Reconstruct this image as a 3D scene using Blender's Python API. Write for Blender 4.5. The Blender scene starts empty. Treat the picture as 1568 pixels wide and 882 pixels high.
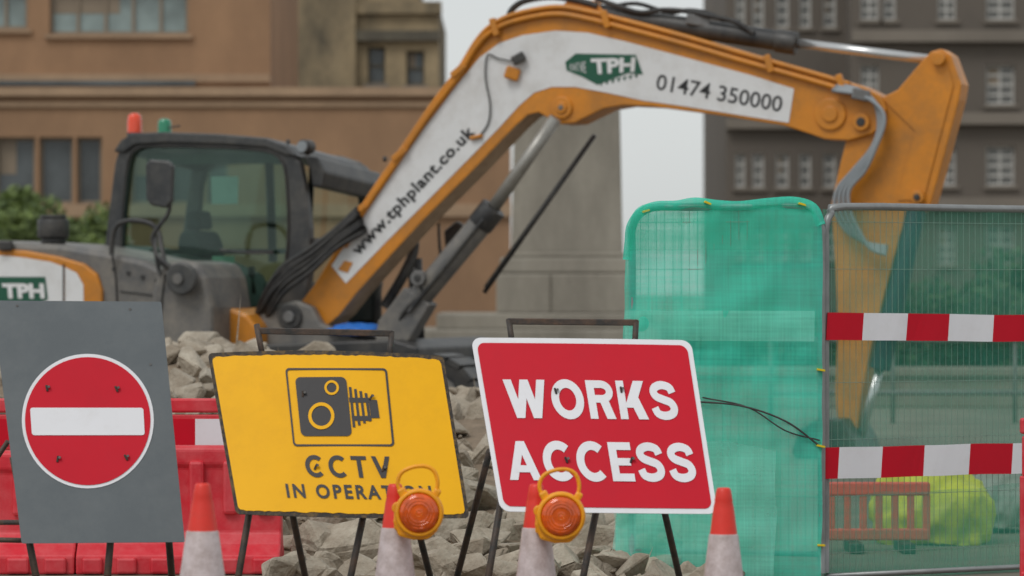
import bpy, bmesh, math, random
from mathutils import Vector, Matrix, noise
random.seed(7)
SC=bpy.context.scene
F=5880.0; EYE=1.55
# ---------------------------------------------------------------- helpers
def lin(c):
    return tuple(((v/255)/12.92 if v/255<=0.04045 else (((v/255)+0.055)/1.055)**2.4) for v in c)
def P(px,py,D):
    """surveyed bearing (px,py) at distance D -> world metres"""
    return Vector(((px-784)/F*D, D, EYE-(py-441)/F*D))
class Plane:
    """vertical plane through (x0,y0); runs right and towards the viewer by angle a"""
    def __init__(s,px0,D0,adeg):
        a=math.radians(adeg); s.n=Vector((math.sin(a),math.cos(a),0)); s.d=Vector((math.cos(a),-math.sin(a),0))
        s.p0=P(px0,441,D0); s.c=s.n.dot(Vector((s.p0.x,s.p0.y,0)))
    def __call__(s,px,py,off=0.0):
        r=Vector(((px-784)/F,1,-(py-441)/F))
        t=s.c/(s.n.x*r.x+s.n.y*r.y)
        return Vector((0,0,EYE))+r*t+s.n*off
def M(name,col,rough=.6,metal=0,var=.12,scale=2.0,bump=.15,bscale=30,dirt=None,damt=.0,dscale=1.5,stretch=(1,1,1),spec=.5,coat=0,dthr=.5):
    m=bpy.data.materials.new(name); m.use_nodes=True; nt=m.node_tree; N=nt.nodes; L=nt.links
    b=N['Principled BSDF']; c=lin(col)
    tc=N.new('ShaderNodeTexCoord'); mp=N.new('ShaderNodeMapping'); mp.inputs['Scale'].default_value=stretch
    L.new(tc.outputs['Object'],mp.inputs[0])
    n=N.new('ShaderNodeTexNoise'); n.inputs['Scale'].default_value=scale; n.inputs['Detail'].default_value=8; n.inputs['Roughness'].default_value=.65
    L.new(mp.outputs[0],n.inputs['Vector'])
    r=N.new('ShaderNodeValToRGB'); r.color_ramp.elements[0].position=.32; r.color_ramp.elements[1].position=.68
    r.color_ramp.elements[0].color=tuple(v*(1-var) for v in c)+(1,); r.color_ramp.elements[1].color=tuple(min(1,v*(1+var)) for v in c)+(1,)
    L.new(n.outputs['Fac'],r.inputs[0]); out=r.outputs[0]
    if dirt is not None:
        n2=N.new('ShaderNodeTexNoise'); n2.inputs['Scale'].default_value=dscale; n2.inputs['Detail'].default_value=10; n2.inputs['Roughness'].default_value=.75
        L.new(mp.outputs[0],n2.inputs['Vector'])
        mr=N.new('ShaderNodeMapRange'); mr.inputs['From Min'].default_value=dthr-.12; mr.inputs['From Max'].default_value=dthr+.15
        mr.inputs['To Max'].default_value=damt; L.new(n2.outputs['Fac'],mr.inputs['Value'])
        mx=N.new('ShaderNodeMix'); mx.data_type='RGBA'; L.new(mr.outputs[0],mx.inputs[0]); L.new(out,mx.inputs[6]); mx.inputs[7].default_value=lin(dirt)+(1,)
        out=mx.outputs[2]
    L.new(out,b.inputs['Base Color'])
    b.inputs['Roughness'].default_value=rough; b.inputs['Metallic'].default_value=metal
    b.inputs['Specular IOR Level'].default_value=spec; b.inputs['Coat Weight'].default_value=coat
    if bump>0:
        n3=N.new('ShaderNodeTexNoise'); n3.inputs['Scale'].default_value=bscale; n3.inputs['Detail'].default_value=6
        L.new(tc.outputs['Object'],n3.inputs['Vector'])
        bp=N.new('ShaderNodeBump'); bp.inputs['Strength'].default_value=bump; bp.inputs['Distance'].default_value=.02
        L.new(n3.outputs['Fac'],bp.inputs['Height']); L.new(bp.outputs[0],b.inputs['Normal'])
    return m
def root(name,loc=(0,0,0)):
    e=bpy.data.objects.new(name,None); e.empty_display_size=.3; e.location=loc; SC.collection.objects.link(e); return e
def add(name,verts,faces,mats,par=None,smooth=False,bevel=0,idx=None,seg=2):
    me=bpy.data.meshes.new(name); me.from_pydata([tuple(v) for v in verts],[],faces)
    if not isinstance(mats,(list,tuple)): mats=[mats]
    for m in mats: me.materials.append(m)
    if idx:
        for p,i in zip(me.polygons,idx): p.material_index=i
    if smooth:
        for p in me.polygons: p.use_smooth=True
    me.validate(); me.update()
    o=bpy.data.objects.new(name,me); SC.collection.objects.link(o)
    if par:
        o.parent=par; o.matrix_parent_inverse=Matrix.Translation(-Vector(par.location))
    if bevel:
        b=o.modifiers.new('b','BEVEL'); b.width=bevel; b.segments=seg; b.limit_method='ANGLE'; b.angle_limit=math.radians(35)
    return o
def fixn(o):
    bm=bmesh.new(); bm.from_mesh(o.data); bmesh.ops.recalc_face_normals(bm,faces=bm.faces); bm.to_mesh(o.data); bm.free()
def prism(name,front,ext,mats,par=None,bevel=0,sideidx=None,smooth=False):
    n=len(front); ext=Vector(ext); v=list(front)+[Vector(p)+ext for p in front]
    f=[list(range(n)),list(range(2*n-1,n-1,-1))]+[[i,(i+1)%n,(i+1)%n+n,i+n] for i in range(n)]
    idx=None
    if sideidx: idx=[0,0]+[sideidx(i) for i in range(n)]
    o=add(name,v,f,mats,par,bevel=bevel,idx=idx); 
    fixn(o); return o
def box(name,c,s,mat,par=None,rz=0,bevel=0,rx=0,ry=0):
    R=Matrix.Rotation(rz,3,'Z')@Matrix.Rotation(ry,3,'Y')@Matrix.Rotation(rx,3,'X'); c=Vector(c)
    v=[c+R@Vector((x*s[0]/2,y*s[1]/2,z*s[2]/2)) for x in(-1,1) for y in(-1,1) for z in(-1,1)]
    f=[[0,1,3,2],[4,6,7,5],[0,4,5,1],[2,3,7,6],[0,2,6,4],[1,5,7,3]]
    return add(name,v,f,mat,par,bevel=bevel)
def tube(name,a,b,r,mat,par=None,r2=None,n=20,bevel=0,smooth=True):
    a=Vector(a);b=Vector(b); r2=r if r2 is None else r2; d=(b-a).normalized()
    u=d.orthogonal().normalized(); w=d.cross(u); v=[]
    for i in range(n):
        t=2*math.pi*i/n; k=u*math.cos(t)+w*math.sin(t); v.append(a+k*r)
    for i in range(n):
        t=2*math.pi*i/n; k=u*math.cos(t)+w*math.sin(t); v.append(b+k*r2)
    f=[[i,(i+1)%n,(i+1)%n+n,i+n] for i in range(n)]+[list(range(n-1,-1,-1)),list(range(n,2*n))]
    o=add(name,v,f,mat,par)
    if smooth:
        for p in o.data.polygons:
            if len(p.vertices)==4: p.use_smooth=True
    if bevel:
        m=o.modifiers.new('b','BEVEL'); m.width=bevel; m.segments=2; m.limit_method='ANGLE'; m.angle_limit=math.radians(40)
    return o
def catmull(pts,n=6):
    pts=[Vector(p) for p in pts]; q=[pts[0]*2-pts[1]]+pts+[pts[-1]*2-pts[-2]]; out=[]
    for i in range(1,len(q)-2):
        p0,p1,p2,p3=q[i-1:i+3]
        for k in range(n):
            t=k/n; out.append(.5*((2*p1)+(p2-p0)*t+(2*p0-5*p1+4*p2-p3)*t*t+(3*p1-p0-3*p2+p3)*t**3))
    out.append(pts[-1]); return out
def pipe(name,pts,r,mat,par=None,n=6,ns=10,sm=True):
    pts=catmull(pts,n) if sm else [Vector(p) for p in pts]
    v=[];f=[];up=None
    for i,p in enumerate(pts):
        d=(pts[min(i+1,len(pts)-1)]-pts[max(i-1,0)]).normalized()
        if up is None: up=d.orthogonal().normalized()
        up=(up-d*up.dot(d)).normalized(); w=d.cross(up)
        for k in range(ns):
            t=2*math.pi*k/ns; v.append(p+(up*math.cos(t)+w*math.sin(t))*r)
    for i in range(len(pts)-1):
        for k in range(ns):
            a=i*ns+k;b=i*ns+(k+1)%ns; f.append([a,b,b+ns,a+ns])
    f.append(list(range(ns))); f.append([len(v)-1-k for k in range(ns)])
    return add(name,v,f,mat,par,smooth=True)
def text_mesh(s,bold=.0,space=1.0):
    cu=bpy.data.curves.new('t','FONT'); cu.body=s; cu.offset=bold; cu.resolution_u=4; cu.space_character=space
    o=bpy.data.objects.new('t',cu); SC.collection.objects.link(o); bpy.context.view_layer.update()
    dg=bpy.context.evaluated_depsgraph_get(); me=bpy.data.meshes.new_from_object(o.evaluated_get(dg))
    V=[v.co.copy() for v in me.vertices]; Fc=[list(p.vertices) for p in me.polygons]
    bpy.data.objects.remove(o); bpy.data.meshes.remove(me)
    x0=min(v.x for v in V);x1=max(v.x for v in V);y0=min(v.y for v in V);y1=max(v.y for v in V)
    return [((v.x-x0)/(x1-x0),(v.y-y0)/(y1-y0)) for v in V],Fc
def text_on(name,s,fn,mat,par,bold=.0,space=1.0):
    V,Fc=text_mesh(s,bold,space); return add(name,[fn(a,b) for a,b in V],Fc,mat,par)
# --- drawn sign alphabet (flat-cut strokes, unit cap height)
def glyph(ch,t):
    tx=t*1.06
    def bar(x0,y0,x1,y1): return [(x0,y0),(x1,y0),(x1,y1),(x0,y1)]
    def dia(xt,yt,xb,yb,w): return [(xb,yb),(xb+w,yb),(xt+w,yt),(xt,yt)]
    def strip(pts,w,closed=False):
        out=[]; L_=[];R_=[]; n=len(pts)
        for i,p in enumerate(pts):
            a=pts[(i-1)%n] if closed else pts[max(i-1,0)]; b=pts[(i+1)%n] if closed else pts[min(i+1,n-1)]
            dx,dy=b[0]-a[0],b[1]-a[1]; l=math.hypot(dx,dy); nx,ny=-dy/l*w/2,dx/l*w/2
            L_.append((p[0]+nx,p[1]+ny)); R_.append((p[0]-nx,p[1]-ny))
        m=n if closed else n-1
        for i in range(m): j=(i+1)%n; out.append([L_[i],L_[j],R_[j],R_[i]])
        return out
    def arc(cx,cy,rx,ry,a0,a1,n=28): return [(cx+rx*math.cos(math.radians(a0+(a1-a0)*i/n)),cy+ry*math.sin(math.radians(a0+(a1-a0)*i/n))) for i in range(n+1)]
    h=t/2
    if ch=='W': 
        w=1.22; d=(w-tx)/4
        return w,[[dia(0,1,d,0,tx)],[dia(2*d,1,d,0,tx)],[dia(2*d,1,3*d,0,tx)],[dia(4*d,1,3*d,0,tx)]]
    if ch=='V': w=.86; d=(w-tx)/2; return w,[[dia(0,1,d,0,tx)],[dia(2*d,1,d,0,tx)]]
    if ch=='A':
        w=.92; d=(w-tx)/2; return w,[[dia(d,1,0,0,tx)],[dia(d,1,2*d,0,tx)],[bar(.22,.2,w-.22,.2+t*.8)]]
    if ch=='O': return .94,[strip(arc(.47,.5,.47-h,.52-h,0,360,40)[:-1],t,True)]
    if ch=='C': return .84,[strip(arc(.47,.5,.47-h,.52-h,48,312,34),t)]
    if ch=='E': return .64,[[bar(0,0,t,1)],[bar(t,1-t*.88,.64,1)],[bar(t,.5-t*.42,.59,.5+t*.42)],[bar(t,0,.64,t*.88)]]
    if ch=='T': return .72,[[bar(0,1-t*.88,.72,1)],[bar(.36-h,0,.36+h,1-t*.88)]]
    if ch=='K': return .82,[[bar(0,0,t,1)],[dia(.80-tx*1.2,1,t-.06,.30,tx*1.25)],[dia(.30,.60,.82-tx*1.2,0,tx*1.2)]]
    if ch=='R':
        b=strip([(t,1-h*.88),(.38,1-h*.88)]+arc(.42,.71,.25-h*.1,.29-h*.88,88,-88,16)+[(.38,.42+h*.88),(t,.42+h*.88)],t*.88)
        return .76,[[bar(0,0,t,1)],b,[dia(.34,.46,.76-tx*1.15,0,tx*1.1)]]
    if ch=='S':
        c=[(.665,.70),(.60,.84),(.385,.90),(.19,.84),(.125,.715),(.20,.595),(.39,.52),(.59,.44),(.665,.29),(.59,.155),(.385,.10),(.18,.155),(.105,.31)]
        p=[(q.x,q.y) for q in catmull([Vector((x,y,0)) for x,y in c],4)]
        return .77,[strip(p,t*.95)]
def drawn_text(name,s,fn,mat,par,t=.22,gap=.13):
    """fn(a,b,extra)"""
    x=0; V=[];Fc=[];k=0
    items=[]
    for ch in s:
        w,parts=glyph(ch,t); items.append((x,parts)); x+=w+gap
    W_=x-gap
    for x0,parts in items:
        for j,part in enumerate(parts):
            for q in part:
                b=len(V)
                for (a,c) in q: V.append(fn((x0+a)/W_,c,.0004*j))
                Fc.append([b,b+1,b+2,b+3])
    return add(name,V,Fc,mat,par)
def quadfn(pl,BL,BR,TR,TL,off):
    def f(a,b):
        x=(BL[0]*(1-a)+BR[0]*a)*(1-b)+(TL[0]*(1-a)+TR[0]*a)*b
        y=(BL[1]*(1-a)+BR[1]*a)*(1-b)+(TL[1]*(1-a)+TR[1]*a)*b
        return pl(x,y,off)
    return f
# ---------------------------------------------------------------- materials
ORANGE=M('machine_orange_paint',(206,130,30),.42,var=.1,scale=1.5,bump=.04,dirt=(128,96,58),damt=.55,dscale=2.5,dthr=.54)
DUSTY=M('dusty_underside',(182,156,128),.8,var=.15,scale=4,dirt=(130,98,66),damt=.5,dscale=5)
WHITE=M('white_decal_vinyl',(218,218,218),.45,var=.03,bump=.02,dirt=(164,154,142),damt=.4,dscale=3,dthr=.59)
BLACKTXT=M('black_decal',(34,34,36),.5,var=.05,bump=0)
GREEN=M('green_decal',(18,82,60),.5,var=.05,bump=0)
BLACK=M('black_metal',(42,43,45),.45,var=.25,bump=.08,dirt=(98,93,85),damt=.5,dscale=4,dthr=.52)
RUBBER=M('black_rubber',(32,32,33),.6,var=.2,bump=.1,dirt=(84,80,74),damt=.4,dscale=6)
DGREY=M('dark_grey_panel',(90,90,90),.5,var=.12,scale=2,bump=.05,dirt=(146,138,126),damt=.6,dscale=3,dthr=.5)
MGREY=M('grey_steel',(120,120,120),.5,metal=.3,var=.15,bump=.05,dirt=(90,84,76),damt=.5,dscale=6)
RODG=M('dusty_ram_rod',(158,156,150),.4,metal=.4,var=.1,bump=.02,dirt=(110,104,94),damt=.4,dscale=6)
CHROME=M('chrome_rod',(205,205,205),.25,metal=.8,var=.05,bump=0)
HOSE=M('grey_hose',(138,144,148),.45,var=.12,bump=.05)
STEEL=M('galvanised_steel',(146,148,148),.4,metal=.5,var=.15,scale=8,bump=.03)
WIRE=M('galvanised_wire',(128,150,138),.6,metal=.2,var=.1,bump=0)
FRAME=M('painted_sign_frame',(52,50,48),.6,var=.3,scale=12,bump=.15,bscale=90,dirt=(112,84,64),damt=.7,dscale=9,dthr=.53)
SRED=M('sign_red_sheeting',(202,8,38),.5,var=.04,scale=3,bump=.01,dirt=(176,34,52),damt=.2,dscale=5,dthr=.6,spec=.25)
SWHITE=M('sign_white_sheeting',(232,232,236),.5,var=.02,bump=.01,dirt=(196,188,182),damt=.25,dscale=7,dthr=.62,spec=.25)
SYEL=M('sign_yellow_sheeting',(244,180,0),.5,var=.04,scale=2.5,bump=.01,dirt=(212,150,16),damt=.35,dscale=4,dthr=.6,spec=.25)
SBLK=M('sign_black_vinyl',(48,45,46),.5,var=.1,bump=.02)
SEDGE=M('sign_worn_edge',(48,42,38),.7,var=.3,scale=30,bump=.2,dirt=(160,124,50),damt=.6,dscale=30,dthr=.6)
SGREY=M('sign_grey_backing',(88,95,99),.5,var=.07,scale=1.5,bump=.03,dirt=(112,116,116),damt=.35,dscale=3,dthr=.56)
PRED=M('red_barrier_plastic',(210,36,52),.45,var=.1,scale=3,bump=.1,bscale=15,dirt=(228,116,118),damt=.45,dscale=5,dthr=.52)
CRED=M('cone_red_plastic',(228,52,38),.45,var=.08,scale=6,bump=.06,dirt=(160,60,45),damt=.4,dscale=12,dthr=.6)
CWHITE=M('cone_reflective_sleeve',(196,182,182),.5,var=.08,scale=20,bump=.1,bscale=90,dirt=(134,112,102),damt=.65,dscale=12,dthr=.53)
LAMPY=M('lamp_housing_plastic',(242,160,8),.4,var=.08,scale=10,bump=.05,dirt=(170,110,30),damt=.35,dscale=15,dthr=.6)
LENS=M('amber_lens',(214,84,2),.12,var=.35,scale=18,bump=.0,coat=.6)
LENSD=M('amber_lens_rib',(226,112,12),.15,var=.2,scale=30,bump=0)
CONC=M('broken_concrete',(178,168,152),.9,var=.28,scale=2.2,bump=.9,bscale=28,dirt=(126,110,92),damt=.85,dscale=2.8,dthr=.51)
SOIL=M('rubble_soil',(128,112,94),.95,var=.3,scale=6,bump=.8,bscale=25)
STONE=M('monument_stone',(148,142,130),.85,var=.16,scale=1.5,bump=.3,bscale=12,dirt=(112,106,96),damt=.7,dscale=.8,stretch=(1,1,.35))
STJ=M('stone_joint',(98,92,82),.9,var=.1,bump=0)
BRICKL=M('tan_brick',(158,124,94),.85,var=.16,scale=.5,bump=.2,bscale=8,dirt=(130,102,78),damt=.7,dscale=.35,stretch=(1,1,.5))
LEDGE=M('tan_ledge',(170,142,114),.8,var=.1,scale=1,bump=.1,dirt=(126,106,86),damt=.6,dscale=.6)
OLDST=M('weathered_stone',(158,140,110),.9,var=.25,scale=.6,bump=.3,bscale=5,dirt=(74,70,60),damt=.95,dscale=.35,stretch=(1,1,.6),dthr=.5)
OLDDK=M('sooty_stone',(104,98,84),.9,var=.25,scale=.6,bump=.3,bscale=5,dirt=(70,66,60),damt=.8,dscale=.5)
BRICKR=M('brown_brick',(108,100,91),.9,var=.16,scale=.5,bump=.2,bscale=8,dirt=(86,80,74),damt=.8,dscale=.25,stretch=(1,1,.6))  # dark tones of the far buildings are lifted in colour to imitate haze
BRICKR2=M('brown_stone_band',(124,116,106),.9,var=.1,scale=.5,bump=.1)
WGLASS=M('window_glass',(128,142,140),.12,var=.4,scale=.7,bump=0)
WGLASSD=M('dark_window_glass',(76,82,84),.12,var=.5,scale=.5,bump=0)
WGLASSR=M('grey_window_glass',(112,112,108),.15,var=.4,scale=.8,bump=0)
WFRAME=M('window_frame_white',(182,180,174),.5,var=.05,bump=0)
WFRAMET=M('window_frame_tan',(134,120,102),.5,var=.05,bump=0)
GROUND=M('dusty_ground',(126,118,106),.95,var=.22,scale=.8,bump=.5,bscale=6,dirt=(98,92,84),damt=.8,dscale=.3)
YBAG=M('yellow_sack_plastic',(204,210,52),.5,var=.15,scale=4,bump=.3,bscale=12)
BLUE=M('blue_tarpaulin',(30,105,190),.5,var=.15,scale=5,bump=.2)
YELM=M('yellow_tag',(226,196,20),.5,var=.05,bump=0)
SEAT=M('seat_fabric',(62,64,68),.8,var=.2,bump=.1)
def leafmat(name,a,b):
    m=bpy.data.materials.new(name); m.use_nodes=True; nt=m.node_tree; N=nt.nodes; L=nt.links; bs=N['Principled BSDF']
    g=N.new('ShaderNodeNewGeometry'); r=N.new('ShaderNodeValToRGB'); r.color_ramp.elements[0].color=lin(a)+(1,); r.color_ramp.elements[1].color=lin(b)+(1,)
    L.new(g.outputs['Random Per Island'],r.inputs[0]); L.new(r.outputs[0],bs.inputs['Base Color']); bs.inputs['Roughness'].default_value=.6
    return m
LEAF=leafmat('leaves',(62,80,38),(116,134,68))
LEAFD=leafmat('dark_leaves',(38,56,34),(74,96,52))
BARK=M('bark',(84,70,56),.9,var=.3,scale=6,bump=.5)
def glassmat(name,tint,trans,rough=.05):
    m=bpy.data.materials.new(name); m.use_nodes=True; nt=m.node_tree; N=nt.nodes; L=nt.links
    out=N['Material Output']; N.remove(N['Principled BSDF'])
    t=N.new('ShaderNodeBsdfTransparent'); t.inputs[0].default_value=lin(tint)+(1,)
    g=N.new('ShaderNodeBsdfGlossy'); g.inputs['Roughness'].default_value=rough; g.inputs[0].default_value=(.7,.9,.84,1)
    fr=N.new('ShaderNodeFresnel'); fr.inputs[0].default_value=1.45
    tc=N.new('ShaderNodeTexCoord'); nn=N.new('ShaderNodeTexNoise'); nn.inputs['Scale'].default_value=1.6; nn.inputs['Detail'].default_value=5; L.new(tc.outputs['Object'],nn.inputs['Vector'])
    ad=N.new('ShaderNodeMath'); ad.operation='MULTIPLY_ADD'; ad.inputs[1].default_value=trans; L.new(nn.outputs['Fac'],ad.inputs[0]); L.new(fr.outputs[0],ad.inputs[2])
    mx=N.new('ShaderNodeMixShader'); L.new(ad.outputs[0],mx.inputs[0]); L.new(t.outputs[0],mx.inputs[1]); L.new(g.outputs[0],mx.inputs[2]); L.new(mx.outputs[0],out.inputs[0])
    return m
CABGL=glassmat('tinted_cab_glass',(156,190,178),.05)
CABGL2=glassmat('clear_cab_glass',(218,234,228),.03)
def netmat(name,col,op,var,sc=3.0,fine=.3):
    m=bpy.data.materials.new(name); m.use_nodes=True; nt=m.node_tree; N=nt.nodes; L=nt.links
    out=N['Material Output']; N.remove(N['Principled BSDF']); tc=N.new('ShaderNodeTexCoord')
    mp=N.new('ShaderNodeMapping'); mp.inputs['Scale'].default_value=(2.2,1,.6); L.new(tc.outputs['Object'],mp.inputs[0])
    n=N.new('ShaderNodeTexNoise'); n.inputs['Scale'].default_value=sc; n.inputs['Detail'].default_value=6; L.new(mp.outputs[0],n.inputs['Vector'])
    mp2=N.new('ShaderNodeMapping'); mp2.inputs['Scale'].default_value=(60,1,1.5); L.new(tc.outputs['Object'],mp2.inputs[0])
    n2=N.new('ShaderNodeTexNoise'); n2.inputs['Scale'].default_value=1.5; n2.inputs['Detail'].default_value=3; L.new(mp2.outputs[0],n2.inputs['Vector'])
    mp3=N.new('ShaderNodeMapping'); mp3.inputs['Scale'].default_value=(1.5,1,45); L.new(tc.outputs['Object'],mp3.inputs[0])
    n3=N.new('ShaderNodeTexNoise'); n3.inputs['Scale'].default_value=1.5; n3.inputs['Detail'].default_value=3; L.new(mp3.outputs[0],n3.inputs['Vector'])
    a=N.new('ShaderNodeMath'); a.operation='MULTIPLY_ADD'; a.inputs[1].default_value=var*2; a.inputs[2].default_value=op-var; L.new(n.outputs['Fac'],a.inputs[0])
    a2=N.new('ShaderNodeMath'); a2.operation='MULTIPLY_ADD'; a2.inputs[1].default_value=fine; a2.inputs[2].default_value=-fine/2; L.new(n2.outputs['Fac'],a2.inputs[0])
    a3=N.new('ShaderNodeMath'); a3.operation='MULTIPLY_ADD'; a3.inputs[1].default_value=fine; a3.inputs[2].default_value=-fine/2; L.new(n3.outputs['Fac'],a3.inputs[0])
    s0=N.new('ShaderNodeMath'); s0.operation='ADD'; L.new(a2.outputs[0],s0.inputs[0]); L.new(a3.outputs[0],s0.inputs[1])
    s=N.new('ShaderNodeMath'); s.operation='ADD'; s.use_clamp=True; L.new(a.outputs[0],s.inputs[0]); L.new(s0.outputs[0],s.inputs[1])
    c=lin(col); d=N.new('ShaderNodeBsdfDiffuse'); d.inputs[0].default_value=c+(1,)
    tl=N.new('ShaderNodeBsdfTranslucent'); tl.inputs[0].default_value=c+(1,)
    m1=N.new('ShaderNodeMixShader'); m1.inputs[0].default_value=.35; L.new(d.outputs[0],m1.inputs[1]); L.new(tl.outputs[0],m1.inputs[2])
    t=N.new('ShaderNodeBsdfTransparent')
    mx=N.new('ShaderNodeMixShader'); L.new(s.outputs[0],mx.inputs[0]); L.new(t.outputs[0],mx.inputs[1]); L.new(m1.outputs[0],mx.inputs[2]); L.new(mx.outputs[0],out.inputs[0])
    return m
NETL=netmat('green_debris_netting',(88,228,200),.64,.22)
NETF=netmat('green_debris_netting_fold',(156,238,220),.42,.1)
NETB=netmat('green_netting_second_layer',(66,206,172),.25,.15)
NETR=netmat('thin_green_netting',(92,178,152),.42,.12,fine=.2)
# ---------------------------------------------------------------- ground
g=add('ground',[(-400,-20,0),(400,-20,0),(400,900,0),(-400,900,0)],[[0,1,2,3]],GROUND)
# ---------------------------------------------------------------- signs
class Plate:
    def __init__(s,TL,TR,BR,BL,Db,Dt,bulge=0,bow=0):
        s.c=[P(*TL,Dt),P(*TR,Dt),P(*BR,Db),P(*BL,Db)]; s.px=(TL,TR,BR,BL); s.bulge=bulge; s.bow=bow
    def __call__(s,u,v,off=0):
        TL,TR,BR,BL=s.c; p=(BL*(1-u)+BR*u)*(1-v)+(TL*(1-u)+TR*u)*v
        k=(1-(2*u-1)**2)
        up=(TL-BL)
        return p+up*(s.bulge*k*(v-.25))+Vector((0,-off-s.bow*k,0))
    def uv(s,px,py):
        TL,TR,BR,BL=s.px
        ax=((TR[0]-TL[0])+(BR[0]-BL[0]))/2; ay=((TR[1]-TL[1])+(BR[1]-BL[1]))/2
        bx=((TL[0]-BL[0])+(TR[0]-BR[0]))/2; by=((TL[1]-BL[1])+(TR[1]-BR[1]))/2
        dx=px-BL[0]; dy=py-BL[1]; det=ax*by-ay*bx
        return ((dx*by-dy*bx)/det,(ax*dy-ay*dx)/det)
    def px3(s,px,py,off): return s(*s.uv(px,py),off)
def rr(pl,name,u0,u1,v0,v1,ru,rv,off,mat,par,n=36,thick=0,wob=0):
    us=sorted(set([u0+(u1-u0)*i/n for i in range(n+1)]+[u0+ru*(1-math.cos(math.pi/2*i/8)) for i in range(9)]+[u1-ru*(1-math.cos(math.pi/2*i/8)) for i in range(9)]))
    v=[];f=[]
    for u in us:
        e=0
        if u<u0+ru: k=(u0+ru-u)/ru; e=rv*(1-math.sqrt(max(0,1-k*k)))
        elif u>u1-ru: k=(u-u1+ru)/ru; e=rv*(1-math.sqrt(max(0,1-k*k)))
        e2=e+ (wob*random.random() if wob else 0); e3=e+(wob*random.random() if wob else 0)
        v+= [pl(u,v0+e2,off),pl(u,v1-e3,off)]
    for i in range(len(us)-1): f.append([2*i,2*i+2,2*i+3,2*i+1])
    o=add(name,v,f,mat,par)
    if thick:
        m=o.modifiers.new('s','SOLIDIFY'); m.thickness=thick; m.offset=-1
    return o
def poly_px(pl,name,pts,off,mat,par): return add(name,[pl.px3(x,y,off) for x,y in pts],[list(range(len(pts)))],mat,par)
def circ(cx,cy,rx,ry=None,n=48):
    ry=ry or rx; return [(cx+rx*math.cos(2*math.pi*i/n),cy-ry*math.sin(2*math.pi*i/n)) for i in range(n)]
def ring_px(pl,name,outer,inner,off,mat,par):
    n=len(outer); v=[pl.px3(x,y,off) for x,y in outer+inner]
    return add(name,v,[[i,(i+1)%n,(i+1)%n+n,i+n] for i in range(n)],mat,par)
def rrpts(x0,y0,x1,y1,r,sh=0,n=6):
    out=[]
    for cx,cy,a0 in ((x1-r,y0+r,0),(x0+r,y0+r,90),(x0+r,y1-r,180),(x1-r,y1-r,270)):
        for i in range(n+1):
            a=math.radians(a0+90*i/n); x=cx+r*math.cos(a); y=cy-r*math.sin(a); out.append((x+sh*(y-y0),y))
    return out
def clip(pl,par,px,py):
    a=pl.px3(px,py,.009); rz=random.uniform(-.6,.6)
    box('fixing_clip',a+Vector((0,-.004,0)),(.010,.008,.03),FRAME,par,ry=rz,bevel=.003)
    tube('fixing_bolt',a+Vector((.009,0,.007)),a+Vector((.009,-.012,.007)),.006,MGREY,par,n=8)
# no entry
r=root('no_entry_sign',P(137,953,17.8))
pl=Plate((-12,460),(247,462),(283,830),(33,832),17.6,17.95)
rr(pl,'grey_backing_plate',0,1,0,1,.01,.01,0,SGREY,r,thick=.004)
poly_px(pl,'white_disc',circ(137,647,101,103,64),.003,SWHITE,r)
poly_px(pl,'red_disc',circ(137,647,96,98,64),.006,SRED,r)
poly_px(pl,'white_bar',rrpts(49,627,222,669,4,.06),.009,SWHITE,r)
for c in ((75,597),(181,598),(91,705),(196,703)): clip(pl,r,*c)
for c in ((30,470),(200,474),(232,560)): 
    q=pl.px3(*c,.0); tube('plate_rivet',q,q+Vector((0,-.004,0)),.006,MGREY,r,n=8)
for i,(a,b) in enumerate((((20,700,17.75),(70,960,17.6)),((180,700,17.75),(158,960,17.6)),((250,720,17.8),(268,945,18.4)),((-10,690,17.8),(-35,945,18.4)))):
    tube(f'frame_leg_{i}',P(*a),P(*b),.017,FRAME,r,n=8)
tube('frame_bar',P(-30,800,17.72),P(262,800,17.72),.012,FRAME,r,n=8)
tube('frame_leg_4',P(12,676,17.9),P(-30,740,18.0),.012,FRAME,r,n=8)
tube('frame_brace',P(-40,826,17.72),P(60,828,17.72),.012,FRAME,r,n=8)
# cctv sign
r=root('cctv_sign',P(520,953,17.6))
pl=Plate((318,541),(679,545),(719,793),(361,787),17.4,17.75,bulge=.035,bow=.02)
plc=pl
rr(pl,'backing_plate',0,1,0,1,.02,.03,0,SEDGE,r,thick=.004)
rr(pl,'yellow_face',.015,.985,.022,.978,.02,.03,.003,SYEL,r,wob=.008,n=60)
def fr(x0,y0,x1,y1,rd): return rrpts(x0,y0,x1,y1,rd,.1)
ring_px(pl,'camera_panel_outline',fr(439,568,594,685,6),fr(442,571,591,682,4),.007,SBLK,r)
poly_px(pl,'camera_body',fr(454,582,532,670,8),.007,SBLK,r)
ring_px(pl,'small_lens',circ(510,598,11),circ(510,598,7.5),.010,SYEL,r)
ring_px(pl,'large_lens',circ(494,640,20),circ(494,640,15),.010,SYEL,r)
for i in range(4):
    x=541+i*8; poly_px(pl,'ridge_%d'%i,[(x-5,597+i*3),(x-1,597+i*3),(x+5,657-i*3),(x+1,657-i*3)],.007,SBLK,r)
poly_px(pl,'camera_mount',[(566,616),(579,616),(583,643),(570,643)],.007,SBLK,r)
poly_px(pl,'camera_neck',[(536,613),(568,613),(570,620),(537,620)],.007,SBLK,r)
poly_px(pl,'camera_neck2',[(540,640),(570,640),(571,647),(541,647)],.007,SBLK,r)
drawn_text('lettering_cctv','CCTV',lambda a,b,e:plc(.335+.365*a,.238+.128*b,.007+e),SBLK,r,.2,.24)
text_on('lettering_in_operation','IN OPERATION',lambda a,b:pl(.235+.62*a,.11+.085*b,.007),SBLK,r,.03,1.3)
for c in ((466,607),(570,612),(485,715),(588,718)): clip(pl,r,*c)
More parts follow.
